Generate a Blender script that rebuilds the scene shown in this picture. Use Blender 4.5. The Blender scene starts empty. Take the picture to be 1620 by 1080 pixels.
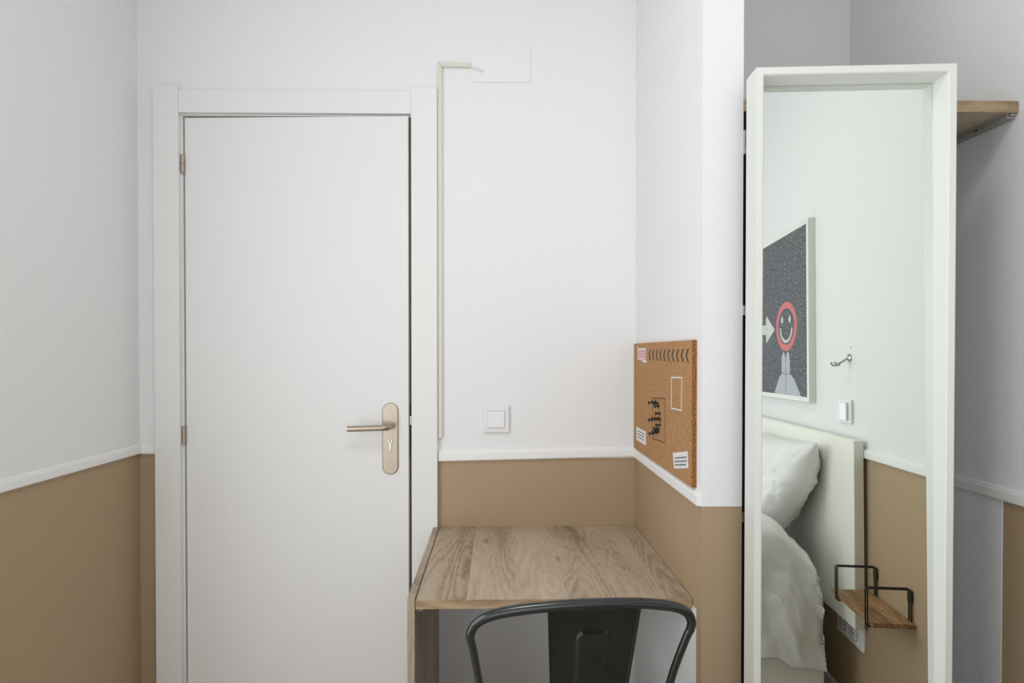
import bpy, bmesh, math, random
from mathutils import Vector, Matrix, noise
random.seed(7)
S = bpy.context.scene
C = S.collection
R = math.radians

# ------------------------------------------------------------------ camera
cam_d = bpy.data.cameras.new('camera'); cam = bpy.data.objects.new('camera', cam_d); C.objects.link(cam)
yaw, pit = R(.89), R(-.6)
F = Vector((math.sin(yaw)*math.cos(pit), math.cos(yaw)*math.cos(pit), math.sin(pit)))
Rt = Vector((math.cos(yaw), -math.sin(yaw), 0)); Up = Rt.cross(F)
cam.matrix_world = Matrix(((Rt.x, Up.x, -F.x, 0), (Rt.y, Up.y, -F.y, 0), (Rt.z, Up.z, -F.z, 1.265), (0, 0, 0, 1)))
cam_d.sensor_width = 36; cam_d.lens = 20.0; cam_d.shift_x = .00556; cam_d.shift_y = .0169
cam_d.clip_start = .02; cam_d.clip_end = 60
S.camera = cam

# ------------------------------------------------------------------ world, lights, exposure
W = bpy.data.worlds.new('world'); S.world = W; W.use_nodes = True
bg = W.node_tree.nodes['Background']; bg.inputs[0].default_value = (.80, .90, 1, 1); bg.inputs[1].default_value = 1.0
def area(name, loc, rot, sx, sy, power, col):
    l = bpy.data.lights.new(name, 'AREA'); l.shape = 'RECTANGLE'; l.size = sx; l.size_y = sy
    l.energy = power; l.color = col
    o = bpy.data.objects.new(name, l); C.objects.link(o); o.location = loc; o.rotation_euler = rot
    return o
area('added_left_daylight', (-1.095, .12, 1.17), (0, R(-90), 0), 2.20, 1.56, 22, (1, 1, 1))  # daylight of the left window, added out of view to light the room
area('added_rear_daylight', (-.10, -2.16, 1.30), (R(90), 0, 0), 1.90, 2.0, 14.5, (1, 1, 1))  # daylight of the rear window, added behind the camera for frontal light
area('added_ceiling_light', (0, .40, 2.70), (0, 0, 0), .40, .40, 5.2, (1, .97, .93))  # light of the unseen ceiling lamp, added for light from above
S.view_settings.view_transform = 'Standard'; S.view_settings.look = 'None'
S.view_settings.gamma = 1; S.view_settings.use_curve_mapping = False
S.view_settings.exposure = -0.02

# ------------------------------------------------------------------ materials
def mat(name, col, rough=.6, metal=0, bump=0, bscale=200, var=0, vscale=6, spec=.5, coat=0):
    m = bpy.data.materials.new(name); m.use_nodes = True
    nt = m.node_tree; b = nt.nodes['Principled BSDF']
    b.inputs['Base Color'].default_value = (*col, 1); b.inputs['Roughness'].default_value = rough
    b.inputs['Metallic'].default_value = metal; b.inputs['Specular IOR Level'].default_value = spec
    b.inputs['Coat Weight'].default_value = coat
    tc = nt.nodes.new('ShaderNodeTexCoord')
    n = nt.nodes.new('ShaderNodeTexNoise'); n.inputs['Scale'].default_value = vscale; n.inputs['Detail'].default_value = 5
    nt.links.new(tc.outputs['Object'], n.inputs['Vector'])
    r = nt.nodes.new('ShaderNodeMapRange'); r.inputs[3].default_value = 1-var; r.inputs[4].default_value = 1+var
    nt.links.new(n.outputs[0], r.inputs[0])
    mx = nt.nodes.new('ShaderNodeVectorMath'); mx.operation = 'SCALE'; mx.inputs[0].default_value = col
    nt.links.new(r.outputs[0], mx.inputs['Scale']); nt.links.new(mx.outputs[0], b.inputs['Base Color'])
    if bump:
        n2 = nt.nodes.new('ShaderNodeTexNoise'); n2.inputs['Scale'].default_value = bscale; n2.inputs['Detail'].default_value = 4
        nt.links.new(tc.outputs['Object'], n2.inputs['Vector'])
        bp = nt.nodes.new('ShaderNodeBump'); bp.inputs['Strength'].default_value = bump; bp.inputs['Distance'].default_value = .002
        nt.links.new(n2.outputs[0], bp.inputs['Height']); nt.links.new(bp.outputs[0], b.inputs['Normal'])
    return m

def wood(name, c1, c2, c3, axis=1, strip=.115, across=0, rough=.5, grain=1.0, knots=()):
    """oak-like laminate: strips across one axis, grain running along another"""
    m = bpy.data.materials.new(name); m.use_nodes = True
    nt = m.node_tree; L = nt.links.new; N = nt.nodes.new
    b = nt.nodes['Principled BSDF']; b.inputs['Roughness'].default_value = rough; b.inputs['Specular IOR Level'].default_value = .35
    tc = N('ShaderNodeTexCoord'); sep = N('ShaderNodeSeparateXYZ'); L(tc.outputs['Object'], sep.inputs[0])
    def mth(op, a, c=None):
        k = N('ShaderNodeMath'); k.operation = op
        for i, v in enumerate((a, c)):
            if v is None: continue
            if isinstance(v, (int, float)): k.inputs[i].default_value = v
            else: L(v, k.inputs[i])
        return k.outputs[0]
    st = mth('FLOOR', mth('DIVIDE', mth('ADD', sep.outputs[across], 5.03), strip))
    wn = N('ShaderNodeTexWhiteNoise'); wn.noise_dimensions = '1D'; L(st, wn.inputs['W'])
    off = mth('MULTIPLY', wn.outputs['Value'], 7.0)
    # coordinates squeezed along the grain, shifted per strip
    comb = N('ShaderNodeCombineXYZ')
    for i in range(3):
        v = sep.outputs[i]
        v = mth('MULTIPLY', v, .16 if i == axis else 1.0)
        if i == axis: v = mth('ADD', v, off)
        L(v, comb.inputs[i])
    n1 = N('ShaderNodeTexNoise'); n1.inputs['Scale'].default_value = 9; n1.inputs['Detail'].default_value = 4; n1.inputs['Distortion'].default_value = .8
    L(comb.outputs[0], n1.inputs['Vector'])
    # growth rings = contour lines of a smooth field
    n0 = N('ShaderNodeTexNoise'); n0.inputs['Scale'].default_value = 5.5; n0.inputs['Detail'].default_value = 1.5; n0.inputs['Distortion'].default_value = .25
    L(comb.outputs[0], n0.inputs['Vector'])
    field, kmask = n0.outputs[0], None
    for kx, ky, ks in knots:            # growth rings close up around each knot
        nd = N('ShaderNodeTexNoise'); nd.inputs['Scale'].default_value = 9; L(tc.outputs['Object'], nd.inputs['Vector'])
        wob = mth('MULTIPLY', mth('SUBTRACT', nd.outputs[0], .5), .05)
        dx = mth('ADD', mth('SUBTRACT', sep.outputs[0], kx), wob); dy = mth('MULTIPLY', mth('SUBTRACT', sep.outputs[1], ky), .38)
        d2 = mth('ADD', mth('MULTIPLY', dx, dx), mth('MULTIPLY', dy, dy))
        field = mth('ADD', field, mth('MULTIPLY', mth('EXPONENT', mth('MULTIPLY', d2, -1/(ks*3.2)**2)), .16))
        kn = mth('EXPONENT', mth('MULTIPLY', d2, -1/(ks*.8)**2)); kmask = kn if kmask is None else mth('ADD', kmask, kn)
    rings = mth('SINE', mth('MULTIPLY', field, 190.0*grain))
    n2 = N('ShaderNodeTexNoise'); n2.inputs['Scale'].default_value = 170; n2.inputs['Detail'].default_value = 3
    L(comb.outputs[0], n2.inputs['Vector'])
    t = mth('ADD', mth('MULTIPLY', n1.outputs[0], .75), mth('MULTIPLY', rings, .07))
    t = mth('ADD', t, mth('MULTIPLY', mth('SUBTRACT', n2.outputs[0], .5), .42))
    t = mth('ADD', t, mth('MULTIPLY', mth('SUBTRACT', wn.outputs['Value'], .5), .22))
    if kmask is not None: t = mth('SUBTRACT', t, mth('MULTIPLY', kmask, .20))
    cr = N('ShaderNodeValToRGB'); e = cr.color_ramp.elements
    e[0].position = .12; e[0].color = (*c1, 1); e[1].position = .62; e[1].color = (*c3, 1)
    k = cr.color_ramp.elements.new(.36); k.color = (*c2, 1)
    L(t, cr.inputs[0]); L(cr.outputs[0], b.inputs['Base Color'])
    bp = N('ShaderNodeBump'); bp.inputs['Strength'].default_value = .12; bp.inputs['Distance'].default_value = .001
    L(n2.outputs[0], bp.inputs['Height']); L(bp.outputs[0], b.inputs['Normal'])
    return m

M = {}
M['wall'] = mat('white_wall_paint', (.862, .865, .868), .85, bump=.25, bscale=90, spec=.25)
M['rough'] = mat('rough_white_plaster', (.84, .85, .87), .85, bump=.7, bscale=45, spec=.25)
M['taupe'] = mat('taupe_wall_paint', (.435, .318, .199), .62, bump=.2, bscale=80, var=.04, vscale=3, spec=.35)
M['trim'] = mat('white_gloss_trim', (.90, .90, .89), .45)
M['door'] = mat('white_lacquered_door', (.84, .84, .835), .5, spec=.35)
M['casing'] = mat('white_lacquered_casing', (.85, .85, .835), .45, spec=.4)
M['jambdark'] = mat('bare_beige_door_edge', (.66, .60, .50), .6)
M['steel'] = mat('brushed_nickel', (.45, .385, .305), .34, metal=1, bump=.15, bscale=300)
M['chrome'] = mat('chrome', (.42, .42, .42), .12, metal=1)
M['steelpale'] = mat('worn_cylinder_brass', (.60, .56, .49), .3, metal=1)
M['zinc'] = mat('pale_hinge_metal', (.72, .70, .66), .35, metal=.8)
M['plastic'] = mat('white_plastic', (.82, .82, .83), .3)
M['rocker'] = mat('white_glossy_rocker', (.88, .88, .89), .15)
M['cream'] = mat('cream_cable_trunking', (.74, .71, .62), .45)
M['cover'] = mat('painted_cover_plate', (.86, .865, .87), .7)
M['oak'] = wood('oak_laminate_top', (.245, .185, .130), (.445, .350, .252), (.56, .46, .345), knots=((-.158, .141, .013), (.029, -.009, .011), (.208, .130, .010), (.202, -.076, .009)))
M['oak_edge'] = wood('oak_laminate_edge', (.22, .145, .08), (.40, .29, .17), (.52, .39, .25), axis=0, across=2, strip=.5)
M['oak_side'] = wood('oak_laminate_side', (.22, .165, .115), (.39, .305, .215), (.48, .39, .29), axis=2, across=1, strip=.2)
M['walnut'] = wood('dark_rustic_wood', (.075, .036, .015), (.26, .14, .060), (.50, .32, .17), axis=1, across=0, strip=.022, rough=.45)
M['gun'] = mat('gunmetal_chair_steel', (.060, .064, .062), .24, metal=.9, var=.35, vscale=14, bump=.12, bscale=35, coat=.25)
M['gunflat'] = mat('gunmetal_sheet', (.030, .032, .029), .34, metal=.7, var=.45, vscale=11, coat=.12)
M['gapgrey'] = mat('painted_gap_shade', (.50, .50, .50), .6)
M['black'] = mat('matte_black_metal', (.006, .006, .006), .55, spec=.2)
M['wire'] = mat('black_wire', (.012, .011, .010), .4)
M['mframe'] = mat('white_mirror_frame', (.79, .80, .755), .4, spec=.4)
M['mback'] = mat('grey_backing_board', (.35, .34, .32), .8)
M['cloth'] = mat('white_cotton', (.88, .885, .87), .9, bump=.2, bscale=400, spec=.1)
M['head'] = mat('cream_headboard_lacquer', (.88, .885, .80), .5)
M['base'] = mat('white_bed_base', (.80, .81, .76), .6)
M['paper'] = mat('white_paper', (.80, .80, .80), .7)
M['ink'] = mat('black_ink', (.02, .02, .022), .7)
M['inkbrown'] = mat('brown_ink', (.09, .045, .02), .7)
M['pink'] = mat('red_ink', (.68, .30, .36), .7)
M['pinkpale'] = mat('pale_pink_print', (.72, .50, .52), .7)
M['darkhole'] = mat('dark_lock_recess', (.03, .025, .02), .6)
M['red'] = mat('faded_red_print', (.62, .12, .13), .5)
M['chalk'] = mat('chalk_white_print', (.62, .64, .65), .6, var=.2, vscale=60)
M['toe'] = mat('pale_grey_print', (.46, .49, .53), .6, var=.12, vscale=30)
M['toeshade'] = mat('grey_print_line', (.16, .17, .19), .6)
M['floor'] = wood('pale_floorboards', (.42, .37, .31), (.62, .57, .49), (.74, .69, .61), axis=1, across=0, strip=.19)
M['glow'] = None

def cork(name, a, b_, sc, c):
    m = bpy.data.materials.new(name); m.use_nodes = True; nt = m.node_tree; b = nt.nodes['Principled BSDF']
    b.inputs['Roughness'].default_value = .9; b.inputs['Specular IOR Level'].default_value = .15
    tc = nt.nodes.new('ShaderNodeTexCoord')
    v = nt.nodes.new('ShaderNodeTexNoise'); v.inputs['Scale'].default_value = sc; v.inputs['Detail'].default_value = 3; v.inputs['Roughness'].default_value = .7
    nt.links.new(tc.outputs['Object'], v.inputs['Vector'])
    cr = nt.nodes.new('ShaderNodeValToRGB'); e = cr.color_ramp.elements
    e[0].position = .36; e[0].color = (*a, 1); e[1].position = .56; e[1].color = (*b_, 1)
    k = e.new(.70); k.color = (*c, 1)
    nt.links.new(v.outputs[0], cr.inputs[0]); nt.links.new(cr.outputs[0], b.inputs['Base Color'])
    bp = nt.nodes.new('ShaderNodeBump'); bp.inputs['Strength'].default_value = .5; bp.inputs['Distance'].default_value = .002
    nt.links.new(v.outputs[0], bp.inputs['Height']); nt.links.new(bp.outputs[0], b.inputs['Normal'])
    return m
M['cork'] = cork('cork_face', (.34, .175, .075), (.51, .29, .140), 260, (.58, .36, .19))
M['corkedge'] = cork('cork_cut_edge', (.13, .05, .016), (.36, .15, .045), 230, (.50, .24, .09))
M['asphalt'] = cork('asphalt_photo_print', (.075, .077, .085), (.185, .19, .205), 130, (.46, .48, .51))

def glass_mirror():
    m = bpy.data.materials.new('silvered_glass'); m.use_nodes = True; b = m.node_tree.nodes['Principled BSDF']
    b.inputs['Base Color'].default_value = (.835, .868, .828, 1); b.inputs['Metallic'].default_value = 1; b.inputs['Roughness'].default_value = .0
    return m
M['mirror'] = glass_mirror()
def window_glass():
    m = bpy.data.materials.new('window_glass'); m.use_nodes = True; b = m.node_tree.nodes['Principled BSDF']
    b.inputs['Base Color'].default_value = (.95, .97, 1, 1); b.inputs['Roughness'].default_value = .02; b.inputs['Transmission Weight'].default_value = 1
    return m
M['glass'] = window_glass()
def emit(name, col, s):
    m = bpy.data.materials.new(name); m.use_nodes = True; b = m.node_tree.nodes['Principled BSDF']
    b.inputs['Emission Color'].default_value = (*col, 1); b.inputs['Emission Strength'].default_value = s
    return m
M['glow'] = emit('added_lamp_diffuser', (1, .97, .93), 3)  # glow of the added ceiling lamp

# ------------------------------------------------------------------ mesh helpers
def box(bm, x0, x1, y0, y1, z0, z1, bev=0, seg=2, mi=0, mx=None):
    b2 = bmesh.new()
    vs = [b2.verts.new((x, y, z)) for x in (x0, x1) for y in (y0, y1) for z in (z0, z1)]
    for f in ((0, 1, 3, 2), (4, 6, 7, 5), (0, 4, 5, 1), (2, 3, 7, 6), (0, 2, 6, 4), (1, 5, 7, 3)):
        b2.faces.new([vs[i] for i in f])
    if bev: bmesh.ops.bevel(b2, geom=b2.edges[:], offset=bev, segments=seg, profile=.7, affect='EDGES')
    for f in b2.faces: f.material_index = mi
    if mx is not None: b2.transform(mx)
    merge(bm, b2)
def merge(bm, b2):
    me = bpy.data.meshes.new('tmp'); b2.to_mesh(me); b2.free(); bm.from_mesh(me); bpy.data.meshes.remove(me)
def tube(bm, pts, r, n=12, cap=True, closed=False, ry=None):
    pts = [Vector(p) for p in pts]; rr = r if isinstance(r, (list, tuple)) else [r]*len(pts)
    rings = []; prev = None
    for i, p in enumerate(pts):
        a = pts[i-1] if (i or closed) else p; b = pts[(i+1) % len(pts)] if (i < len(pts)-1 or closed) else p
        t = (b-a).normalized()
        if prev is None:
            u = t.orthogonal().normalized()
        else:
            u = (prev - t*prev.dot(t)).normalized()
        prev = u; w = t.cross(u)
        rings.append([bm.verts.new(p + (u*math.cos(k*2*math.pi/n) + w*math.sin(k*2*math.pi/n))*rr[i]) for k in range(n)])
    m = len(rings)
    for i in range(m if closed else m-1):
        A, B = rings[i], rings[(i+1) % m]
        for k in range(n): bm.faces.new((A[k], A[(k+1) % n], B[(k+1) % n], B[k]))
    if cap and not closed:
        bm.faces.new(rings[0][::-1]); bm.faces.new(rings[-1])
def smooth_path(pts, rad, seg=6):
    """polyline with filleted corners"""
    P = [Vector(p) for p in pts]; out = [P[0]]
    for i in range(1, len(P)-1):
        a = (P[i-1]-P[i]); b = (P[i+1]-P[i]); r = min(rad, a.length*.49, b.length*.49)
        s = P[i] + a.normalized()*r; e = P[i] + b.normalized()*r
        for k in range(seg+1):
            t = k/seg; out.append(s*(1-t)**2 + P[i]*2*t*(1-t) + e*t*t)
    out.append(P[-1]); return out
def prism(bm, outline, mapf, d0, d1, mi=0):
    """outline = list of (a,b); mapf(a,b,d) -> xyz"""
    A = [bm.verts.new(mapf(a, b, d0)) for a, b in outline]; B = [bm.verts.new(mapf(a, b, d1)) for a, b in outline]
    n = len(A); fs = [bm.faces.new(A[::-1]), bm.faces.new(B)]
    for i in range(n): fs.append(bm.faces.new((A[i], A[(i+1) % n], B[(i+1) % n], B[i])))
    for f in fs: f.material_index = mi
def rrect(a0, a1, b0, b1, r, n=6):
    o = []
    for cx, cy, s in ((a1-r, b1-r, 0), (a0+r, b1-r, 90), (a0+r, b0+r, 180), (a1-r, b0+r, 270)):
        for k in range(n+1):
            t = R(s+90*k/n); o.append((cx+r*math.cos(t), cy+r*math.sin(t)))
    return o
def obj(name, bm, m, parent=None, smooth=None, bevel=0):
    bmesh.ops.recalc_face_normals(bm, faces=bm.faces[:])
    me = bpy.data.meshes.new(name); bm.to_mesh(me); bm.free()
    for x in (m if isinstance(m, (list, tuple)) else [m]): me.materials.append(x)
    o = bpy.data.objects.new(name, me); C.objects.link(o)
    if smooth:
        for p in me.polygons: p.use_smooth = True
        md_ang = R(smooth)
        me.set_sharp_from_angle(angle=md_ang) if hasattr(me, 'set_sharp_from_angle') else None
    if bevel:
        b = o.modifiers.new('bevel', 'BEVEL'); b.width = bevel; b.segments = 2; b.limit_method = 'ANGLE'
    if parent: o.parent = parent
    return o
def tag(o, label=None, cat=None, group=None, kind=None):
    if label: o['label'] = label
    if cat: o['category'] = cat
    if group: o['group'] = group
    if kind: o['kind'] = kind
    return o
def thing(name, label, cat, loc=(0, 0, 0), rz=0, group=None, kind=None):
    o = bpy.data.objects.new(name, None); C.objects.link(o); o.location = loc; o.rotation_euler = (0, 0, rz)
    o.empty_display_size = .1
    return tag(o, label, cat, group, kind)
def quickbox(name, x0, x1, y0, y1, z0, z1, m, parent=None, bev=0, smooth=None):
    bm = bmesh.new(); box(bm, x0, x1, y0, y1, z0, z1, bev); return obj(name, bm, m, parent, smooth)

# ------------------------------------------------------------------ setting
XL, XR, YB, YR, H = -1.143, 1.140, 1.833, -2.30, 2.80
XP, YP, XQ = .446, 1.234, .535          # pillar: left face, front face, right face
DZ = .934                                # top of the taupe paint
def struct(name, bm, m, label=None): return tag(obj(name, bm, m), label, kind='structure')

bm = bmesh.new(); box(bm, XL-.12, XR+.12, YR-.12, YB+.9, -.05, 0)
struct('floor', bm, M['floor'], 'oak board floor of the small bedroom')
bm = bmesh.new(); box(bm, XL-.12, XR+.12, YR-.12, YB+.12, H, H+.05)
struct('ceiling', bm, M['wall'], 'plain white ceiling')

def wall(name, label, pieces):
    """pieces: (x0,x1,y0,y1,z0,z1,material index)"""
    bm = bmesh.new()
    for p in pieces: box(bm, *p[:6], mi=p[6])
    return struct(name, bm, [M['wall'], M['taupe'], M['rough']], label)
T = .12
wall('wall_back', 'white wall with taupe lower band around the door and behind the desk', [
    (XL-T, -1.052, YB, YB+T, .945, H, 0), (XL-T, -1.052, YB, YB+T, 0, .945, 1),
    (-1.052, -.232, YB, YB+T, 2.062, H, 0),
    (-.232, XP+.02, YB, YB+T, .925, H, 0), (-.232, XP+.02, YB, YB+T, .69, .925, 1), (-.232, XP+.02, YB, YB+T, 0, .69, 0),
    (XP+.02, XR+T, YB, YB+T, 0, H, 0)])
WY0, WY1, WZ0, WZ1 = -.70, .94, .05, 2.32     # opening for the added, unseen window in the left wall
wall('wall_left', 'white left wall with taupe paint below the dado rail', [
    (XL-T, XL, WY1, YB, .946, H, 0), (XL-T, XL, WY1, YB, 0, .946, 1),
    (XL-T, XL, YR-T, WY0, .946, H, 0), (XL-T, XL, YR-T, WY0, 0, .946, 1),
    (XL-T, XL, WY0, WY1, WZ1, H, 0), (XL-T, XL, WY0, WY1, 0, WZ0, 1)])
wall('wall_right', 'white right wall with taupe paint below the dado rail and a bare plaster patch', [
    (XR, XR+T, YR-T, YB, DZ, H, 0), (XR, XR+T, YR-T, 1.262, 0, DZ, 1), (XR-.002, XR+T, 1.262, YB, 0, DZ, 2)])
wall('wall_pillar', 'white pillar with taupe lower band between the desk and the mirror', [
    (XP, XQ, YP, YB, .929, H, 0),
    (XP, XQ, YP, YB, .69, .929, 1),
    (XP, XP+.002, YP+.03, YB, 0, .69, 0), (XP, XQ, YP, YP+.03, 0, .69, 1), (XP+.002, XQ, YP+.03, YB, 0, .69, 0)])
RX0, RX1, RZ0, RZ1 = -1.08, .88, .26, 2.36         # opening for the added, unseen window in the rear wall
wall('wall_rear', 'plain white rear wall with an added tall window behind the bed', [
    (XL-T, RX0, YR-T, YR, 0, H, 0), (RX1, XR+T, YR-T, YR, 0, H, 0),
    (RX0, RX1, YR-T, YR, 0, RZ0, 0), (RX0, RX1, YR-T, YR, RZ1, H, 0)])
def make_window(name, label, a0, a1, z0, z1, place):
    """a runs along the wall, d into the wall"""
    w = thing(name, label, None, kind='structure'); am = (a0+a1)/2
    def b_(nm, p0, p1, d0, d1, q0, q1, m, bev=.004):
        x0, x1, y0, y1 = place(p0, p1, d0, d1); quickbox(nm, x0, x1, y0, y1, q0, q1, m, w, bev)
    for p in ((a0, a0+.06, z0, z1), (a1-.06, a1, z0, z1), (a0+.06, a1-.06, z0, z0+.06), (a0+.06, a1-.06, z1-.06, z1), (am-.04, am+.04, z0+.06, z1-.06)):
        b_('window_frame', p[0], p[1], .03, .09, p[2], p[3], M['trim'])
    for p in ((a0+.06, am-.04), (am+.04, a1-.06)): b_('window_pane', p[0], p[1], .057, .062, z0+.06, z1-.06, M['glass'], 0)
    b_('window_sill', a0, a1, -.03, .03, z0-.025, z0, M['trim'])
make_window('added_window_1', 'unseen white framed floor-length window added for light in the left wall beside the bed', WY0, WY1, WZ0, WZ1, lambda p0, p1, d0, d1: (XL-d1, XL-d0, p0, p1))
make_window('added_window_2', 'unseen white framed window added for light in the rear wall behind the bed', RX0, RX1, RZ0, RZ1, lambda p0, p1, d0, d1: (p0, p1, YR-d1, YR-d0))

# hall behind the door (keeps the gap beside the leaf dark)
bm = bmesh.new()
box(bm, -1.30, .05, YB+.88, YB+.90, 0, 2.5); box(bm, -1.32, -1.30, YB+T, YB+.90, 0, 2.5)
box(bm, .05, .07, YB+T, YB+.90, 0, 2.5); box(bm, -1.32, .07, YB+T, YB+.90, 2.5, 2.52)
struct('wall_hall', bm, M['wall'], 'unlit hallway wall behind the ajar door')

# dado rails: face board with a thin raised lip on top
def rail(name, p, q, nrm, zt0, zb0, zt1, zb1, label, e0=0, e1=0):
    """from p to q (x,y) on the wall face, nrm = into the room"""
    p, q, nrm = Vector(p), Vector(q), Vector(nrm)
    prof = [(0, 0), (.009, 0), (.0105, .10), (.0105, .72), (.0075, .78), (.0075, .90), (.004, 1), (0, 1)]
    bm = bmesh.new(); N_ = 12; rings = []
    for i in range(N_+1):
        t = i/N_; b = p.lerp(q, t); zt = zt0+(zt1-zt0)*t; zb = zb0+(zb1-zb0)*t
        wob = 0
        rings.append([bm.verts.new((b.x+nrm.x*d, b.y+nrm.y*d, zb+(zt-zb)*h+wob)) for d, h in prof])
    for A, B in zip(rings, rings[1:]):
        for k in range(len(prof)): bm.faces.new((A[k], A[(k+1) % 8], B[(k+1) % 8], B[k]))
    bm.faces.new(rings[0]); bm.faces.new(rings[-1][::-1])
    return struct(name, bm, M['trim'], label)
rail('trim_1', (XL, WY1), (XL, YB), (1, 0), .974, .945, .974, .945, 'white dado rail along the left wall')
rail('trim_2', (XL+.0105, YB), (-1.087, YB), (0, -1), .971, .943, .971, .943, 'short white dado rail between the left wall and the door casing')
rail('trim_3', (-.190, YB), (XP, YB), (0, -1), .950, .917, .961, .931, 'white dado rail behind the desk')
rail('trim_4', (XP, YB-.0105), (XP, YP+.004), (-1, 0), .958, .931, .958, .929, 'white dado rail on the side of the pillar')
rail('trim_5', (XR, YR), (XR, YB), (-1, 0), .964, .934, .964, .934, 'white dado rail along the right wall')
def skirting(name, x0, x1, y0, y1, label):
    bm = bmesh.new(); box(bm, x0, x1, y0, y1, 0, .08, .003); struct(name, bm, M['trim'], label)
skirting('baseboard_left', XL, XL+.012, WY1+.01, YB-.02, 'white baseboard along the left wall')
skirting('baseboard_right', XR-.012, XR, YR, 1.25, 'white baseboard along the right wall')

# ------------------------------------------------------------------ door frame and door
fr = thing('trim_6', 'white flat casing around the bedroom door', None, (0, 0, 0), kind='structure')
bm = bmesh.new(); box(bm, -1.085, -1.006, 1.815, YB, 0, 2.104, .0015); obj('casing_upright', bm, M['casing'], fr)
bm = bmesh.new(); box(bm, -.274, -.192, 1.815, YB, 0, 2.104, .0015); obj('casing_upright', bm, M['casing'], fr)
bm = bmesh.new(); box(bm, -1.0055, -.2745, 1.8165, YB, 2.0235, 2.094, .0015); obj('casing_header', bm, M['casing'], fr)
bm = bmesh.new()     # lining with a rebate stop behind the leaf
box(bm, -1.052, -1.001, YB, YB+T, 0, 2.062); box(bm, -.2755, -.232, YB, YB+T, 0, 2.062); box(bm, -1.001, -.2755, YB, YB+T, 2.019, 2.062)
obj('jamb_lining', bm, M['casing'], fr)
bm = bmesh.new()
box(bm, -1.001, -.972, YB+.042, YB+T, 0, 2.019); box(bm, -.300, -.2755, YB+.042, YB+T, 0, 2.019); box(bm, -.972, -.300, YB+.042, YB+T, 1.99, 2.019)
obj('door_stop', bm, M['jambdark'], fr)
bm = bmesh.new(); box(bm, -.2785, -.2742, 1.8130, 1.835, 1.036, 1.064, .0005); obj('strike_plate', bm, M['cream'], fr)

LW, LT = .7135, .035
leaf = thing('door_1', 'white flush door standing slightly ajar in its casing', None, (-.996, 1.835, 0), R(-1.9), kind='structure')
bm = bmesh.new(); box(bm, 0, LW, 0, LT, .008, 2.013, .0012, mi=0)
lf = obj('door_leaf', bm, [M['door']], leaf)
bm = bmesh.new(); box(bm, LW, LW+.0006, .003, LT-.003, .01, 2.012); obj('leaf_edge', bm, M['jambdark'], leaf)
bm = bmesh.new(); box(bm, LW+.0006, LW+.0016, .006, .029, .93, 1.10); obj('lock_faceplate', bm, M['steel'], leaf)
# lever handle set. local x = world x + .996
px, pz0, pz1 = .656, .879, 1.106
def fm(a, b, d): return (a, -d, b)
bm = bmesh.new(); prism(bm, rrect(px-.0255, px+.0255, pz0, pz1, .0254, 10), fm, 0, .006)
hs = obj('lock_plate', bm, M['steel'], leaf, smooth=30, bevel=.0025)
bm = bmesh.new()
tube(bm, [(px+.003, -.006, 1.034), (px+.003, -.0115, 1.034)], [.0135, .0125], 24)
obj('handle_rose', bm, M['steel'], hs, smooth=40)
bm = bmesh.new()
tube(bm, smooth_path([(px+.003, -.008, 1.034), (px+.003, -.050, 1.033), (px-.122, -.052, 1.0295)], .028, 10), .0092, 18)
obj('door_handle', bm, M['steel'], hs, smooth=40)
bm = bmesh.new()     # euro cylinder: round head over a slot-shaped tail
prism(bm, [(px+.0005+.0082*math.cos(R(t)), .985+.0082*math.sin(R(t))) for t in range(-50, 231, 14)] +
      [(px-.0045, .962), (px-.003, .9575), (px+.0005, .956), (px+.004, .9575), (px+.0055, .962)], fm, .006, .0085)
obj('lock_cylinder', bm, M['steelpale'], hs, smooth=30, bevel=.0006)
bm = bmesh.new(); prism(bm, rrect(px-.0005, px+.0015, .980, .991, .0008, 3), fm, .0085, .0088); obj('keyhole', bm, M['darkhole'], hs)
for z in (1.893-.028, 1.03-.028):
    bm = bmesh.new()
    tube(bm, [(-.004, -.006, z-.027), (-.004, -.006, z-.001)], .0062, 14); tube(bm, [(-.004, -.006, z+.001), (-.004, -.006, z+.027)], .0062, 14)
    tube(bm, [(-.004, -.006, z-.030), (-.004, -.006, z+.030)], .0035, 10)
    obj('hinge', bm, M['steel'], leaf, smooth=40)

# ------------------------------------------------------------------ things on the back wall
tr = thing('cable_trunking', 'thin cream cable duct running up beside the door casing and turning right', 'cable duct', (-.184, YB, .99))
bm = bmesh.new(); m_ = lambda a, b, d: (a+.184, -d, b-.99)
prism(bm, [(-.1915, .992), (-.1765, .992), (-.1765, 2.176), (-.1915, 2.190)], m_, 0, .010)
obj('vertical_duct', bm, M['cream'], tr, bevel=.0012)
bm = bmesh.new(); prism(bm, [(-.1910, 2.1905), (-.1760, 2.1765), (-.089, 2.1755), (-.089, 2.1895)], m_, 0, .010)
obj('horizontal_duct', bm, M['cream'], tr, bevel=.0012)
bm = bmesh.new(); tube(bm, smooth_path([(-.092, YB-.004, 2.180), (-.080, YB-.006, 2.177), (-.060, YB-.008, 2.170), (-.046, YB-.0045, 2.163)], .01), .0024, 8)
tag(obj('cable', bm, M['plastic'], smooth=40), 'short white cable end poking out of the duct onto the cover plate', 'cable')
bm = bmesh.new(); prism(bm, rrect(-.081, .106, 2.131, 2.256, .009), lambda a, b, d: (a, YB-d, b), 0, .0028)
tag(obj('blank_cover_plate', bm, M['cover'], smooth=30, bevel=.001), 'blank white rectangular junction cover high on the wall right of the door', 'cover plate')

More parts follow.
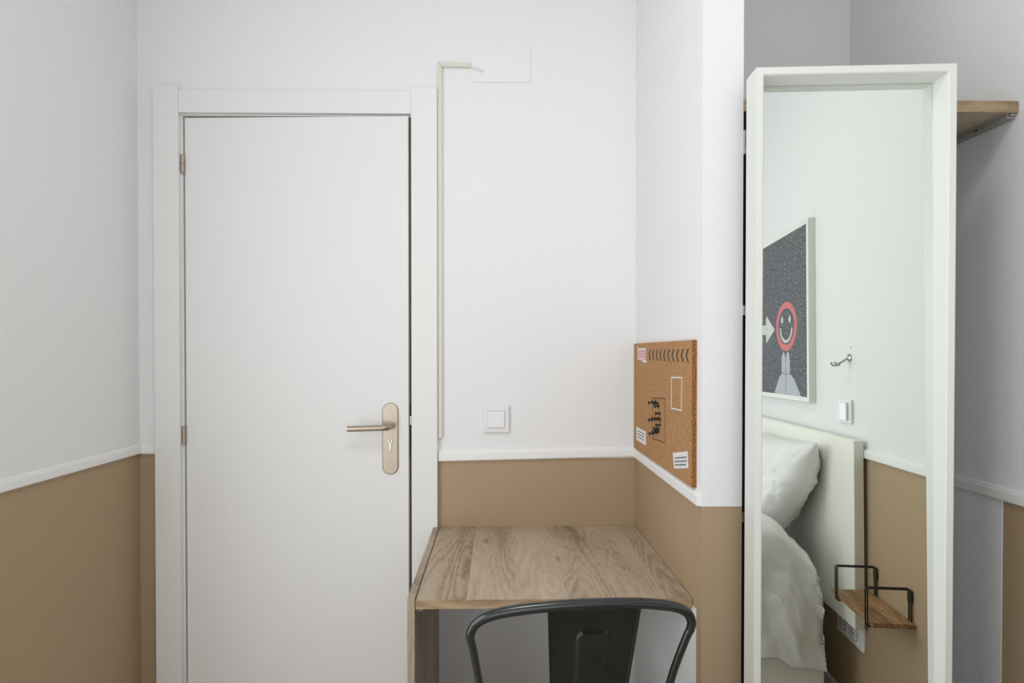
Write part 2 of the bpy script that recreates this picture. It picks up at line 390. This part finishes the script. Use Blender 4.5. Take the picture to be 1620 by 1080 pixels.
def light_switch(label, loc, rz, wd=.084, ht=.086, rk=.053, rh=.052, face='plain'):
    t = thing('light_switch', label, 'light switch', loc, rz)
    f = lambda a, b, d: (a, -d, b)
    bm = bmesh.new(); prism(bm, rrect(-wd/2, wd/2, -ht/2, ht/2, .004), f, 0, .009)
    obj('switch_frame', bm, M['plastic'], t, smooth=30, bevel=.002)
    bm = bmesh.new(); prism(bm, rrect(-rk/2-.0012, rk/2+.0012, -rh/2-.0012, rh/2+.0012, .002), f, .009, .0093)
    obj('shadow_gap', bm, M['gapgrey'], t)  # grey rim: shade of the rocker gap put into its colour
    bm = bmesh.new()
    a, b = rk/2, rh/2
    V = [bm.verts.new(p) for p in ((-a, -.0095, -b), (a, -.0095, -b), (a, -.0095, b), (-a, -.0095, b), (-a, -.0165, -b), (a, -.0125, -b), (a, -.0125, b), (-a, -.0165, b))]
    for q in ((3, 2, 1, 0), (4, 5, 6, 7), (0, 1, 5, 4), (1, 2, 6, 5), (2, 3, 7, 6), (3, 0, 4, 7)): bm.faces.new([V[i] for i in q])
    obj('rocker', bm, M['rocker'], t, bevel=.001)
    return t
light_switch('square white light switch between the door and the pillar, above the desk', (-.004, YB, 1.052), 0)

# ------------------------------------------------------------------ cork board with its prints
XF = XP-.0105
cb = thing('cork_board', 'brown cork notice board fixed to the side of the pillar', 'notice board', (XP, 1.265, .963))
def cm(y, z, d): return (XF-d-XP, y-1.265, z-.963)      # board-face map; d grows out of the board
bm = bmesh.new(); box(bm, XF-XP, 0, .0015, .545, 0, .331, .0006)
obj('cork_panel', bm, M['cork'], cb)
bm = bmesh.new(); box(bm, XF-XP+.0002, -.0002, 0, .0015, .0005, .3305); obj('cut_edge', bm, M['corkedge'], cb)
def quad(name, pts, m, d=.0003, parent=cb, d0=0.00005):
    bm = bmesh.new(); prism(bm, pts, cm, d0, d); return obj(name, bm, m, parent)
# pink and white printed patch, top far corner
lb = quad('pink_print', [(1.662, 1.245), (1.762, 1.245), (1.762, 1.276), (1.662, 1.276)], M['pinkpale'])
bm = bmesh.new()
for k in range(6):
    for r_ in range(3):
        y = 1.748-k*.015; z = 1.268-r_*.0085
        prism(bm, [(y, z), (y-.009, z), (y-.009, z+.004+.002*((k+r_) % 2)), (y, z+.004)], cm, .0003, .0006)
obj('print_line', bm, M['pink'], lb)
bm = bmesh.new()
prism(bm, [(1.665, 1.2745), (1.76, 1.2745), (1.76, 1.279), (1.665, 1.279)], cm, .0003, .0007)
prism(bm, [(1.700, 1.244), (1.76, 1.244), (1.76, 1.247), (1.700, 1.247)], cm, .0003, .0007)
prism(bm, [(1.655, 1.236), (1.705, 1.238), (1.705, 1.2445), (1.655, 1.243)], cm, .0001, .0007)
prism(bm, [(1.757, 1.282), (1.765, 1.282), (1.765, 1.286), (1.757, 1.286)], cm, .0001, .0007)
obj('print_border', bm, M['paper'], lb)
# ten printed chevrons pointing into the corner
for k in range(10):
    y = 1.616-k*.0355; h = .0150; w = .013; t = .0085
    bm = bmesh.new()
    prism(bm, [(y+w, 1.259), (y, 1.259+h), (y-t, 1.259+h), (y+w-t, 1.259), (y-t, 1.259-h), (y, 1.259-h)], cm, .00005, .0004)
    obj('chevron', bm, M['ink'], cb)
def outline(name, c, ty, tz, m):
    """c = four corners, far-top, near-top, near-bottom, far-bottom; horizontal bars are tz thick, uprights ty"""
    (a0, a1), (b0, b1), (c0, c1), (d0, d1) = c
    bm = bmesh.new()
    prism(bm, [(a0, a1), (b0, b1), (b0, b1-tz), (a0, a1-tz)], cm, .00005, .0004)
    prism(bm, [(d0, d1), (c0, c1), (c0, c1+tz), (d0, d1+tz)], cm, .00005, .0004)
    prism(bm, [(a0, a1-tz), (a0-ty, a1-tz), (d0-ty, d1+tz), (d0, d1+tz)], cm, .00005, .0004)
    prism(bm, [(b0+ty, b1-tz), (b0, b1-tz), (c0, c1+tz), (c0+ty, c1+tz)], cm, .00005, .0004)
    return obj(name, bm, m, cb)
outline('white_outline', [(1.418, 1.205), (1.335, 1.208), (1.338, 1.127), (1.418, 1.125)], .0035, .003, M['paper'])
outline('dark_outline', [(1.592, 1.140), (1.471, 1.148), (1.471, 1.030), (1.592, 1.023)], .0022, .0028, M['inkbrown'])
l1 = quad('paper_label', [(1.659, .993), (1.773, .993), (1.773, 1.034), (1.659, 1.034)], M['paper'], .0008)
for k in range(3):
    bm = bmesh.new(); z = 1.024-.009*k
    prism(bm, [(1.670+.004*k, z-.0012), (1.760, z-.0012), (1.760, z+.0012), (1.670+.004*k, z+.0012)], cm, .0008, .001); obj('text_line', bm, M['ink'], l1)
l2 = quad('paper_label', [(1.391, .980), (1.289, 1.002), (1.293, 1.040), (1.402, 1.017)], M['paper'], .0008)
for k in range(3):
    bm = bmesh.new()
    for j in range(13 if k < 2 else 12):
        y = 1.385-.0068*j-.001*k; z = 1.0075-.0085*k+.208*(1.385-y)
        prism(bm, [(y, z-.0018), (y-.0048, z-.0012), (y-.0048, z+.0016), (y-.002, z+.0022), (y, z+.0012)], cm, .0008, .001)
    obj('text_line', bm, M['ink'], l2)
# push pins: spool-shaped heads sticking out of the board
pins = [(1.586, 1.126, 'leftmost pin of the top cluster'), (1.553, 1.131, 'second pin from left in the top cluster'), (1.534, 1.128, 'rightmost upper pin of the top cluster'),
        (1.526, 1.121, 'lowest pin of the top cluster'), (1.517, 1.103, 'lone pin between top and middle clusters'),
        (1.586, 1.078, 'leftmost pin of the middle cluster'), (1.555, 1.084, 'second pin from left in the middle cluster'), (1.528, 1.088, 'third pin from left in the middle cluster'),
        (1.510, 1.087, 'rightmost pin of the middle cluster'), (1.513, 1.072, 'topmost pin of the bottom cluster'), (1.533, 1.061, 'second pin down in the bottom cluster'),
        (1.524, 1.057, 'rightmost lower pin of the bottom cluster'), (1.579, 1.041, 'leftmost and lowest pin of the bottom cluster'), (1.548, 1.048, 'second pin from left in the bottom cluster'),
        (1.530, 1.051, 'third pin from left, low in the bottom cluster')]
prof = [(0, .0030), (.0018, .0046), (.0030, .0042), (.0036, .0020), (.0075, .0018), (.0095, .0024), (.0103, .0048), (.0125, .0050), (.0133, .0030)]
for i, (y, z, ll) in enumerate(pins):
    bm = bmesh.new()
    tl = Vector((-1, random.uniform(-.12, .12), random.uniform(-.1, .1))).normalized()
    tube(bm, [tl*a for a, _ in prof], [b for _, b in prof], 10)
    o = obj('push_pin', bm, M['ink'], smooth=40); o.location = (XF-.0002, y, z)
    tag(o, 'black push pin in the cork board, '+ll, 'push pin', 'push pins on the cork board')

# ------------------------------------------------------------------ desk
dk = thing('desk', 'narrow oak-effect desk fitted between the door and the pillar', 'desk', (.13, 1.55, 0))
def dbox(name, x0, x1, y0, y1, z0, z1, m, bev=.0006, par=dk):
    return quickbox(name, x0-.13, x1-.13, y0-1.55, y1-1.55, z0, z1, m, par, bev)
top = dbox('desk_top', -.186, .4445, 1.2865, 1.8315, .685, .705, M['oak'], 0)
dbox('top_edge_band', -.186, .4445, 1.2845, 1.2865, .685, .705, M['oak_edge'], .0003, top)
sp = dbox('side_panel', -.2045, -.1875, 1.2865, 1.8145, 0, .7085, M['oak_side'], 0)
dbox('side_edge_band', -.2045, -.1875, 1.2845, 1.2865, 0, .7085, M['oak_side'], .0003, sp)
dbox('support_batten', .425, .4445, 1.30, 1.82, .665, .685, M['oak_side'])
dbox('corner_block', -.1875, -.172, 1.30, 1.80, .6725, .685, M['oak_side'])
bm = bmesh.new(); tube(bm, [(-.0165-.13, 1.752-1.55, .705), (-.0165-.13, 1.752-1.55, .7058)], .0022, 12); obj('white_dot', bm, M['rocker'], dk)  # small white disc on the desk top

# ------------------------------------------------------------------ metal chair
CY = R(4.2)
ch = thing('metal_chair', 'gunmetal steel cafe chair with splat back tucked at the desk', 'chair', (.148, .950, 0), CY)
# chair frame local: x right, y forward (under the desk), z up; the top of the back is at y = 0
LEAN = .24
def bk(x, z, off=0): return (x, (.845-z)*LEAN+off, z)
def hoop():
    P = [(-.150, .47), (-.155, .52), (-.164, .60), (-.178, .70), (-.1880, .762), (-.1930, .785), (-.1920, .800), (-.1830, .815), (-.163, .827), (-.130, .8345), (-.08, .8395), (0, .843),
         (.08, .841), (.130, .8355), (.160, .829), (.179, .818), (.1885, .802), (.1885, .786), (.183, .770), (.166, .70), (.155, .62), (.150, .54), (.148, .47)]
    out = []
    for i in range(len(P)-1):      # Catmull-Rom
        p0, p1, p2, p3 = P[max(i-1, 0)], P[i], P[i+1], P[min(i+2, len(P)-1)]
        for k in range(5):
            t = k/5
            c = [.5*((2*p1[j])+(-p0[j]+p2[j])*t+(2*p0[j]-5*p1[j]+4*p2[j]-p3[j])*t*t+(-p0[j]+3*p1[j]-3*p2[j]+p3[j])*t**3) for j in (0, 1)]
            out.append(c)
    out.append(P[-1]); return out
bm = bmesh.new(); hp = hoop()
tube(bm, [bk(x, z) for x, z in hp], [.0069+.0020*max(0, min(1, (z-.77)/.06)) for x, z in hp], 16)
obj('back_hoop', bm, M['gun'], ch, smooth=50)
# splat: pressed sheet with rolled edges and a raised panel
bm = bmesh.new(); NU, NV = 80, 110; grid = []
def sst(a, b, x): t = max(0, min(1, (x-a)/(b-a))); return t*t*(3-2*t)
SX = .0165
for j in range(NV+1):
    v = j/NV; z = .8315-v*.385; hw = .0795-.0085*min(1, v*2.5)-.004*v
    row = []
    for i in range(NU+1):
        u = -1+2*i/NU; x = u*hw
        zz = z + (.0015*(1-u*u) if j == 0 else 0)
        # raised panel .060 wide starting 44 mm below the top
        px_, pw = x-.001, .0295-.008*v
        d1 = sst(pw+.002, pw-.002, abs(px_)); d2 = sst(.792, .784, z)*sst(.50, .51, z)
        if z > .772: # rounded upper corners
            r_ = .012; qx = max(0, abs(px_)-(pw-r_)); qz = max(0, z-(.788-r_)); d = math.hypot(qx, qz); d1 = sst(r_+.002, r_-.002, d); d2 = 1
        em = -.0060*d1*d2
        em -= .004*sst(.93, 1.0, abs(u))                           # rolled rim
        em += .0015*math.sin(v*3.1)
        row.append(bm.verts.new(bk(x+SX, zz, em+.001)))
    grid.append(row)
for j in range(NV):
    for i in range(NU): bm.faces.new((grid[j][i], grid[j][i+1], grid[j+1][i+1], grid[j+1][i]))
sp_ = obj('splat', bm, M['gunflat'], ch, smooth=60)
sm = sp_.modifiers.new('thick', 'SOLIDIFY'); sm.thickness = .0022; sm.offset = 1
# seat
bm = bmesh.new(); n = 24; sy = .255; grid = []
for j in range(n+1):
    row = []
    for i in range(n+1):
        u = -1+2*i/n; v = -1+2*j/n
        k = (abs(u)**6+abs(v)**6)**(1/6) or 1; s_ = max(abs(u), abs(v))/k if k else 1
        x = .178*u*s_*(1-.05*v*-1); y = sy+.178*v*s_
        e = max(abs(u), abs(v)); z = .462-.007*(1-e*e)+(.0 if e < .93 else -.020*(e-.93)/.07)
        row.append(bm.verts.new((x, y, z)))
    grid.append(row)
for j in range(n):
    for i in range(n): bm.faces.new((grid[j][i], grid[j][i+1], grid[j+1][i+1], grid[j+1][i]))
st = obj('seat', bm, M['gunflat'], ch, smooth=60); sm = st.modifiers.new('thick', 'SOLIDIFY'); sm.thickness = .002
for sx_ in (-1, 1):
    for fy, ty, by in ((1, .405, .445), (-1, .105, .035)):
        bm = bmesh.new(); rows = []
        for t in range(7):
            a = t/6; x = sx_*(.150+.055*a); y = ty+(by-ty)*a; z = .452*(1-a)+.004; w = .026-.010*a
            # open channel leg: an L profile facing outward
            rows.append([bm.verts.new((x-sx_*w, y, z)), bm.verts.new((x-sx_*.004, y, z)), bm.verts.new((x, y-fy*.004, z)), bm.verts.new((x, y-fy*w, z))])
        for A, B in zip(rows, rows[1:]):
            for k in range(3): bm.faces.new((A[k], A[k+1], B[k+1], B[k]))
        lg = obj('leg', bm, M['gun'], ch, smooth=40); sm = lg.modifiers.new('thick', 'SOLIDIFY'); sm.thickness = .0022
        bm = bmesh.new(); tube(bm, [(sx_*.196, by-fy*.008, 0), (sx_*.196, by-fy*.008, .012)], [.012, .014], 12); obj('rubber_foot', bm, M['black'], lg)
bm = bmesh.new()
tube(bm, [(-.172, .09, .27), (0, .255, .285), (.172, .425, .27)], .005, 8); tube(bm, [(.172, .09, .27), (0, .255, .291), (-.172, .425, .27)], .005, 8)
obj('cross_brace', bm, M['gun'], ch, smooth=40)

# ------------------------------------------------------------------ mirror hung on the niche
a_ = R(3.3)
mr = thing('tall_mirror', 'tall narrow mirror with a deep white frame beside the pillar', 'mirror', (.522, 1.145, 0), -a_)
MW, MH, FD = .392, 1.840, .052
# frame as four mitred rails; local x along width, y into depth, z up
prof_f = [(0, 0), (.0135, 0), (.0155, .002), (.0205, .033), (.0205, .038), (.004, FD), (0, FD)]   # (inset, depth)
bm_parts = {'frame_top': ((0, MH), (MW, MH), (1, -1), (-1, -1)), 'frame_bottom': ((0, 0), (MW, 0), (1, 1), (-1, 1)),
            'frame_side': ((0, 0), (0, MH), (1, 1), (1, -1)), 'frame_side.001': ((MW, 0), (MW, MH), (-1, 1), (-1, -1))}
for nm, (p, q, dp, dq) in bm_parts.items():
    bm = bmesh.new()
    A = [bm.verts.new((p[0]+dp[0]*i, d, p[1]+dp[1]*i)) for i, d in prof_f]; B = [bm.verts.new((q[0]+dq[0]*i, d, q[1]+dq[1]*i)) for i, d in prof_f]
    k = len(A)
    for j in range(k): bm.faces.new((A[j], A[(j+1) % k], B[(j+1) % k], B[j]))
    bm.faces.new(A); bm.faces.new(B[::-1])
    obj(nm.split('.')[0], bm, M['mframe'], mr)
# glass, tipped .7 degree back about its middle
bm = bmesh.new(); box(bm, .0185, MW-.0185, 0, .003, -MH/2+.019, MH/2-.019)
gl = obj('mirror_glass', bm, M['mirror'], mr); 
gl.location = (0, .0281, MH/2); gl.rotation_euler = (R(-.7), 0, 0)
quickbox('backing_board', .006, MW-.006, FD-.006, FD-.002, .006, MH-.006, M['mback'], mr)
# black hinge rail on the inner face of the pillar, with pale clips
hr = thing('hinge_rail', 'black vertical rail in the gap between pillar and mirror', 'rail', (.5355, 1.236, 0))
quickbox('rail_bar', 0, .030, 0, .020, 0, 1.785, M['black'], hr)
for z0, z1, m in ((1.697, 1.748, 'zinc'), (1.347, 1.368, 'zinc'), (.895, .917, 'steel')):
    bm = bmesh.new(); box(bm, 0, .012, -.006, 0, z0, z1, .001)
    tube(bm, [(.005, -.0065, z0+.006), (.005, -.0080, z0+.006)], .002, 8)
    obj('hinge_clip', bm, M[m], hr)

# ------------------------------------------------------------------ shelf across the niche
sh = thing('niche_shelf', 'oak-effect shelf board across the niche behind the mirror', 'shelf', (.84, 1.53, 1.79))
bm = bmesh.new(); box(bm, .5365-.84, 1.1385-.84, 1.2330-1.53, 1.8315-1.53, 0, .025); obj('shelf_board', bm, M['oak'], sh)
bm = bmesh.new(); box(bm, .5365-.84, 1.1385-.84, 1.2312-1.53, 1.2330-1.53, 0, .025, .0003); obj('edge_band', bm, M['oak_edge'], sh)
bm = bmesh.new(); box(bm, 1.121-.84, 1.1385-.84, 1.240-1.53, 1.82-1.53, -.010, 0, .0006)
ct = obj('support_cleat', bm, M['mback'], sh)
bm = bmesh.new(); box(bm, 1.124-.84, 1.137-.84, 1.2345-1.53, 1.2418-1.53, -.006, 0, .001); obj('metal_clip', bm, M['chrome'], sh)
bm = bmesh.new(); tube(bm, [(1.1215-.84, 1.32-1.53, -.005), (1.1200-.84, 1.32-1.53, -.005)], .0025, 10); obj('screw', bm, M['darkhole'], sh)

# ------------------------------------------------------------------ what the mirror shows on the right wall
# framed photo print
PY0, PY1, PZ0, PZ1, PX = -.985, .030, 1.095, 1.833, 1.113
pf = thing('framed_print', 'large white framed print of a chalk smiley face on asphalt', 'picture', (XR, (PY0+PY1)/2, PZ0))
cy_ = (PY0+PY1)/2
def pm(y, z, d): return (PX+.003-d-XR, y-cy_, z-PZ0)
bm_ = {}
fw = .019
for nm, o4 in (('frame_rail', [(PY0, PZ0), (PY1, PZ0), (PY1-fw, PZ0+fw), (PY0+fw, PZ0+fw)]), ('frame_rail', [(PY0, PZ1), (PY1, PZ1), (PY1-fw, PZ1-fw), (PY0+fw, PZ1-fw)]),
               ('frame_stile', [(PY0, PZ0), (PY0, PZ1), (PY0+fw, PZ1-fw), (PY0+fw, PZ0+fw)]), ('frame_stile', [(PY1, PZ0), (PY1, PZ1), (PY1-fw, PZ1-fw), (PY1-fw, PZ0+fw)])):
    bm = bmesh.new(); prism(bm, o4, pm, .003, -.0235); obj(nm, bm, M['mframe'], pf, bevel=.0008)
bm = bmesh.new(); prism(bm, [(PY0+fw, PZ0+fw), (PY1-fw, PZ0+fw), (PY1-fw, PZ1-fw), (PY0+fw, PZ1-fw)], pm, -.004, 0)
sheet = obj('photo_sheet', bm, M['asphalt'], pf)
def art(name, pts, m, d=.0004, d0=.00005):
    bm = bmesh.new(); prism(bm, pts, pm, d0, d); return obj(name, bm, m, sheet)
def strip(name, pts, w, m, d=.0006, closed=False, d0=.0001):
    bm = bmesh.new(); n = len(pts); L_, R_ = [], []
    for i, p in enumerate(pts):
        a = Vector(pts[(i-1) % n] if (closed or i) else p); b = Vector(pts[(i+1) % n] if (closed or i < n-1) else p)
        t = (b-a).normalized(); nn = Vector((-t.y, t.x))*w/2
        L_.append((p[0]+nn.x, p[1]+nn.y)); R_.append((p[0]-nn.x, p[1]-nn.y))
    for i in range(n if closed else n-1):
        j = (i+1) % n; prism(bm, [L_[i], L_[j], R_[j], R_[i]], pm, d0, d)
    return obj(name, bm, m, sheet)
fc = (-.207, 1.414)
strip('red_ring', [(fc[0]+.103*math.cos(R(t))*(1+.01*math.sin(3*R(t))), fc[1]+.094*math.sin(R(t))) for t in range(0, 360, 8)], .028, M['red'], closed=True)
for y, z in ((-.252, 1.445), (-.168, 1.443)):
    art('chalk_eye', [(y+.012*math.cos(R(t)), z+.016*math.sin(R(t))) for t in range(0, 360, 24)], M['chalk'])
strip('chalk_mouth', [(-.208+.066*math.cos(R(t)), 1.412+.064*math.sin(R(t))) for t in range(182, 360, 9)], .013, M['chalk'])
art('chalk_arrow', [(-.343, 1.409), (-.452, 1.482), (-.458, 1.438), (-.585, 1.438), (-.585, 1.392), (-.458, 1.392), (-.452, 1.350)], M['chalk'])
for s in (-1, 1):
    c = -.213+s*.024
    art('shoe_toe', [(c+.0225*math.cos(R(t)), 1.255+.047*math.sin(R(t))) for t in range(0, 181, 15)] + [(c-.021, 1.200), (c+.021, 1.200)], M['toe'], .0007)
art('trouser_leg', [(-.213, 1.114), (-.350, 1.114), (-.290, 1.188), (-.258, 1.208), (-.213, 1.203)], M['toe'], .0006)
art('trouser_leg', [(-.211, 1.114), (-.052, 1.114), (-.120, 1.183), (-.160, 1.203), (-.211, 1.203)], M['toe'], .0006)
strip('shoe_seam', [(-.212, 1.114), (-.212, 1.16), (-.213, 1.21), (-.213, 1.26)], .004, M['toeshade'], .0009)
strip('shoe_seam', [(-.262, 1.207), (-.236, 1.211), (-.214, 1.203), (-.190, 1.207), (-.158, 1.203)], .003, M['toeshade'], .0009)

# chrome double wall hook
hk = thing('wall_hook', 'small chrome double hook on the right wall, seen in the mirror', 'hook', (XR, .300, 1.268))
bm = bmesh.new(); tube(bm, [(0, 0, 0), (-.004, 0, 0), (-.0065, 0, 0), (-.010, 0, 0)], [.0135, .0135, .010, .006], 20); obj('rosette', bm, M['chrome'], hk, smooth=40)
bm = bmesh.new(); tube(bm, smooth_path([(-.006, 0, 0), (-.022, 0, -.012), (-.042, 0, -.024), (-.052, 0, -.016)], .008), [.0034]*0 or .0034, 10); obj('hook_arm', bm, M['chrome'], hk, smooth=40)
bm = bmesh.new()
for s in (-1, 1):
    tube(bm, smooth_path([(-.034, 0, -.020), (-.042, s*.012, -.028), (-.052, s*.018, -.026), (-.054, s*.018, -.015)], .006), .0030, 8)
obj('hook_prong', bm, M['chrome'], hk, smooth=40)
bm = bmesh.new(); tube(bm, [(XR, .308, 1.305), (XR-.001, .308, 1.305)], .0025, 8)
tag(obj('wall_plug_hole', bm, M['darkhole']), 'tiny dark screw hole in the wall above the chrome hook', 'screw hole')

light_switch('white light switch on the right wall above the headboard, seen in the mirror', (XR, .277, 1.079), R(-90), .092, .082, .052, .062)

# headboard
hb = thing('headboard', 'flat cream headboard panel fixed to the right wall', 'headboard', (XR, -.36, .369))
bm = bmesh.new(); box(bm, 1.098-XR, 1.1285-XR, -.77, .77, 0, .622, .0012); obj('headboard_panel', bm, M['head'], hb)
bm = bmesh.new(); box(bm, 1.1285-XR, 0, -.70, .745, .02, .56); obj('mounting_board', bm, M['base'], hb)

# socket below the headboard
so = thing('double_socket', 'white double power socket low on the wall under the headboard', 'power socket', (XR, .305, .325))
f = lambda a, b, d: (-d, a, b)
bm = bmesh.new(); prism(bm, rrect(-.092, .092, -.041, .041, .005), f, 0, .010); obj('socket_frame', bm, M['plastic'], so, smooth=30, bevel=.002)
for c in (-.041, .041):
    bm = bmesh.new(); prism(bm, rrect(c-.030, c+.030, -.030, .030, .003), f, .010, .0125); sq = obj('socket_insert', bm, M['rocker'], so, bevel=.001)
    bm = bmesh.new()
    tube(bm, [(-.0125-.0008, c+.021*math.cos(R(t)), .021*math.sin(R(t))) for t in range(0, 360, 15)], .0014, 6, closed=True)
    obj('socket_rim', bm, M['mback'], sq, smooth=60)
    bm = bmesh.new()
    for s in (-1, 1): tube(bm, [(-.0125, c+s*.0095, 0), (-.0133, c+s*.0095, 0)], .0026, 10)
    obj('pin_hole', bm, M['darkhole'], sq)

# bedside shelf: wooden board in two black wire brackets
bs = thing('bedside_shelf', 'small dark wood wall shelf held by two black wire brackets', 'shelf', (XR, .55, .49))
bm = bmesh.new(); box(bm, 1.022-XR, 1.1375-XR, .414-.55, .668-.55, -.002, .012, .0015)
obj('shelf_board', bm, M['walnut'], bs)
for y in (.462, .645):
    bm = bmesh.new()
    for s in (-.006, .006):
        x1 = 1.1360-XR; x0 = 1.0165-XR
        tube(bm, smooth_path([(x1, y-.55+s, -.002), (x1, y-.55+s, .104), (x0, y-.55+s, .104), (x0, y-.55+s, -.0055), (x0+.020, y-.55+s, -.0055)], .007, 5), .0022, 8)
    tube(bm, [(x0+.020, y-.55-.008, -.0055), (x0+.020, y-.55+.008, -.0055)], .0022, 8)
    br = obj('wire_bracket', bm, M['wire'], bs, smooth=50)
    bm = bmesh.new(); box(bm, 1.1335-XR, 1.1385-XR, y-.55-.010, y-.55+.010, .066, .101, .001); obj('fixing_plate', bm, M['wire'], br)

# bed: base and mattress, with duvet and pillow on it
bd = thing('bed', 'double bed on a low white base under a white duvet', 'bed', (.05, -.36, 0))
bm = bmesh.new(); box(bm, -.98, .985, -.685, .690, .03, .30, .008); obj('bed_base', bm, M['base'], bd)
for x in (-.9, .9):
    for y in (-.6, .6):
        bm = bmesh.new(); tube(bm, [(x, y, 0), (x, y, .03)], .025, 12); obj('foot', bm, M['black'], bd)
bm = bmesh.new(); box(bm, -.97, .93, -.665, .655, .302, .470, .03, 4); obj('mattress', bm, M['cloth'], bd, smooth=60)

bm = bmesh.new(); NX, NY = 150, 110; g = []
XE = 1.012; YE = .330; YW = -1.05
for i in range(NX+1):
    p = -.96 + (XE+.96+.42)*i/NX                 # arc length towards the headboard, .42 hanging
    row = []
    for j in range(NY+1):
        q = (YW-.42)+(YE-YW+.84)*j/NY
        x = min(p, XE); dx = max(0, p-XE)
        if q > YE: y, dy = YE, q-YE
        elif q < YW: y, dy = YW, YW-q
        else: y, dy = q, 0
        h = .697-.125*sst(.86, 1.02, x)-.095*sst(.78, .88, x)*sst(.18, .04, y)
        ed = min(YE-y, y-YW); h -= .034*(1-sst(0, .09, ed))
        drop = math.hypot(dx, dy)
        z = h-drop
        fold = .010*math.sin(x*23+1.3*math.sin(z*9))+.007*math.sin(x*47+z*6)
        wr = noise.noise(Vector((x*7, q*7, p*3)))*.014+noise.noise(Vector((x*19, q*23, p*13)))*.006
        ra = abs(noise.noise(Vector((p*9+q*5, q*3-p*2, 4.2)))); wr += .012*math.exp(-(ra/.06)**2)
        rb = abs(noise.noise(Vector((p*4-q*7, q*6+p*5, 9.1)))); wr -= .009*math.exp(-(rb/.05)**2)
        out = .018*sst(0, .10, drop)+(.010+fold)*sst(.03, .30, drop)
        if dy: y += out*(1 if q > YE else -1)
        if dx: x += out*.55+.012*sst(.1, .4, drop)
        zmin = .205+.012*noise.noise(Vector((x*5, y*5, 2)))
        if z < zmin: z = zmin; 
        else: z += wr*(1 if not drop else .4)
        y += wr*.8*(1 if dy else 0); x += wr*.12*(1 if dx else 0)
        row.append(bm.verts.new((x, y, z)))
    g.append(row)
for i in range(NX):
    for j in range(NY):
        bm.faces.new((g[i][j], g[i+1][j], g[i+1][j+1], g[i][j+1]))
bmesh.ops.remove_doubles(bm, verts=bm.verts[:], dist=.0004)
dv = tag(obj('duvet', bm, M['cloth'], smooth=180), 'crumpled white duvet draped over the bed and its side', 'duvet')

# pillow leaning on the headboard
def pillow(label, yc, w, hgt):
    bm = bmesh.new(); n = 56; side = []
    for sgn in (-1, 1):
        gg = []
        for i in range(n+1):
            row = []
            for j in range(n+1):
                u = -1+2*i/n; v = -1+2*j/n
                pin = 1-.085*(1-u*u)*abs(v)**3; pin2 = 1-.10*(1-v*v)*abs(u)**3
                yy = u*w/2*pin2; zz = v*hgt/2*pin
                th = .105*((1-u**4)*(1-v**4))**.62
                nz = noise.noise(Vector((u*2.6+yc, v*3.1, sgn*3)))*.016+noise.noise(Vector((u*7, v*6.2, sgn*5)))*.007
                cr_ = .006*math.sin(9*(u*v)+6*u)*abs(u*v)
                ra = abs(noise.noise(Vector((u*2.2+v*1.4, v*1.3-u*.8, sgn*2+1.7)))); cr_ -= .010*math.exp(-(ra/.045)**2)
                th = th+(nz+cr_)*min(1, th/.05)
                # lean: bottom further from the wall; the near lower corner is tucked in
                yy -= .145*sst(.3, -1, v)*sst(.2, 1, u)
                x = .995+.055*v - (0) + sgn*th*.92
                x = min(x, 1.0955)
                z = .752+zz+.01*u
                row.append(bm.verts.new((x, yc+yy, z)))
            gg.append(row)
        side.append(gg)
        for i in range(n):
            for j in range(n): bm.faces.new((gg[i][j], gg[i+1][j], gg[i+1][j+1], gg[i][j+1]))
    bmesh.ops.remove_doubles(bm, verts=bm.verts[:], dist=.0005)
    return tag(obj('pillow', bm, M['cloth'], smooth=180), label, 'pillow')
pillow('plump white pillow propped against the headboard', -.080, .66, .40)

# ceiling lamp, added out of view as a light source
cl = thing('added_ceiling_lamp', 'flat square white ceiling lamp added out of view for light', 'lamp', (0, .40, H))
bm = bmesh.new(); box(bm, -.23, .23, -.23, .23, -.06, 0, .006); obj('lamp_housing', bm, M['trim'], cl)
bm = bmesh.new(); box(bm, -.21, .21, -.21, .21, -.066, -.060); obj('added_lamp_diffuser', bm, M['glow'], cl)
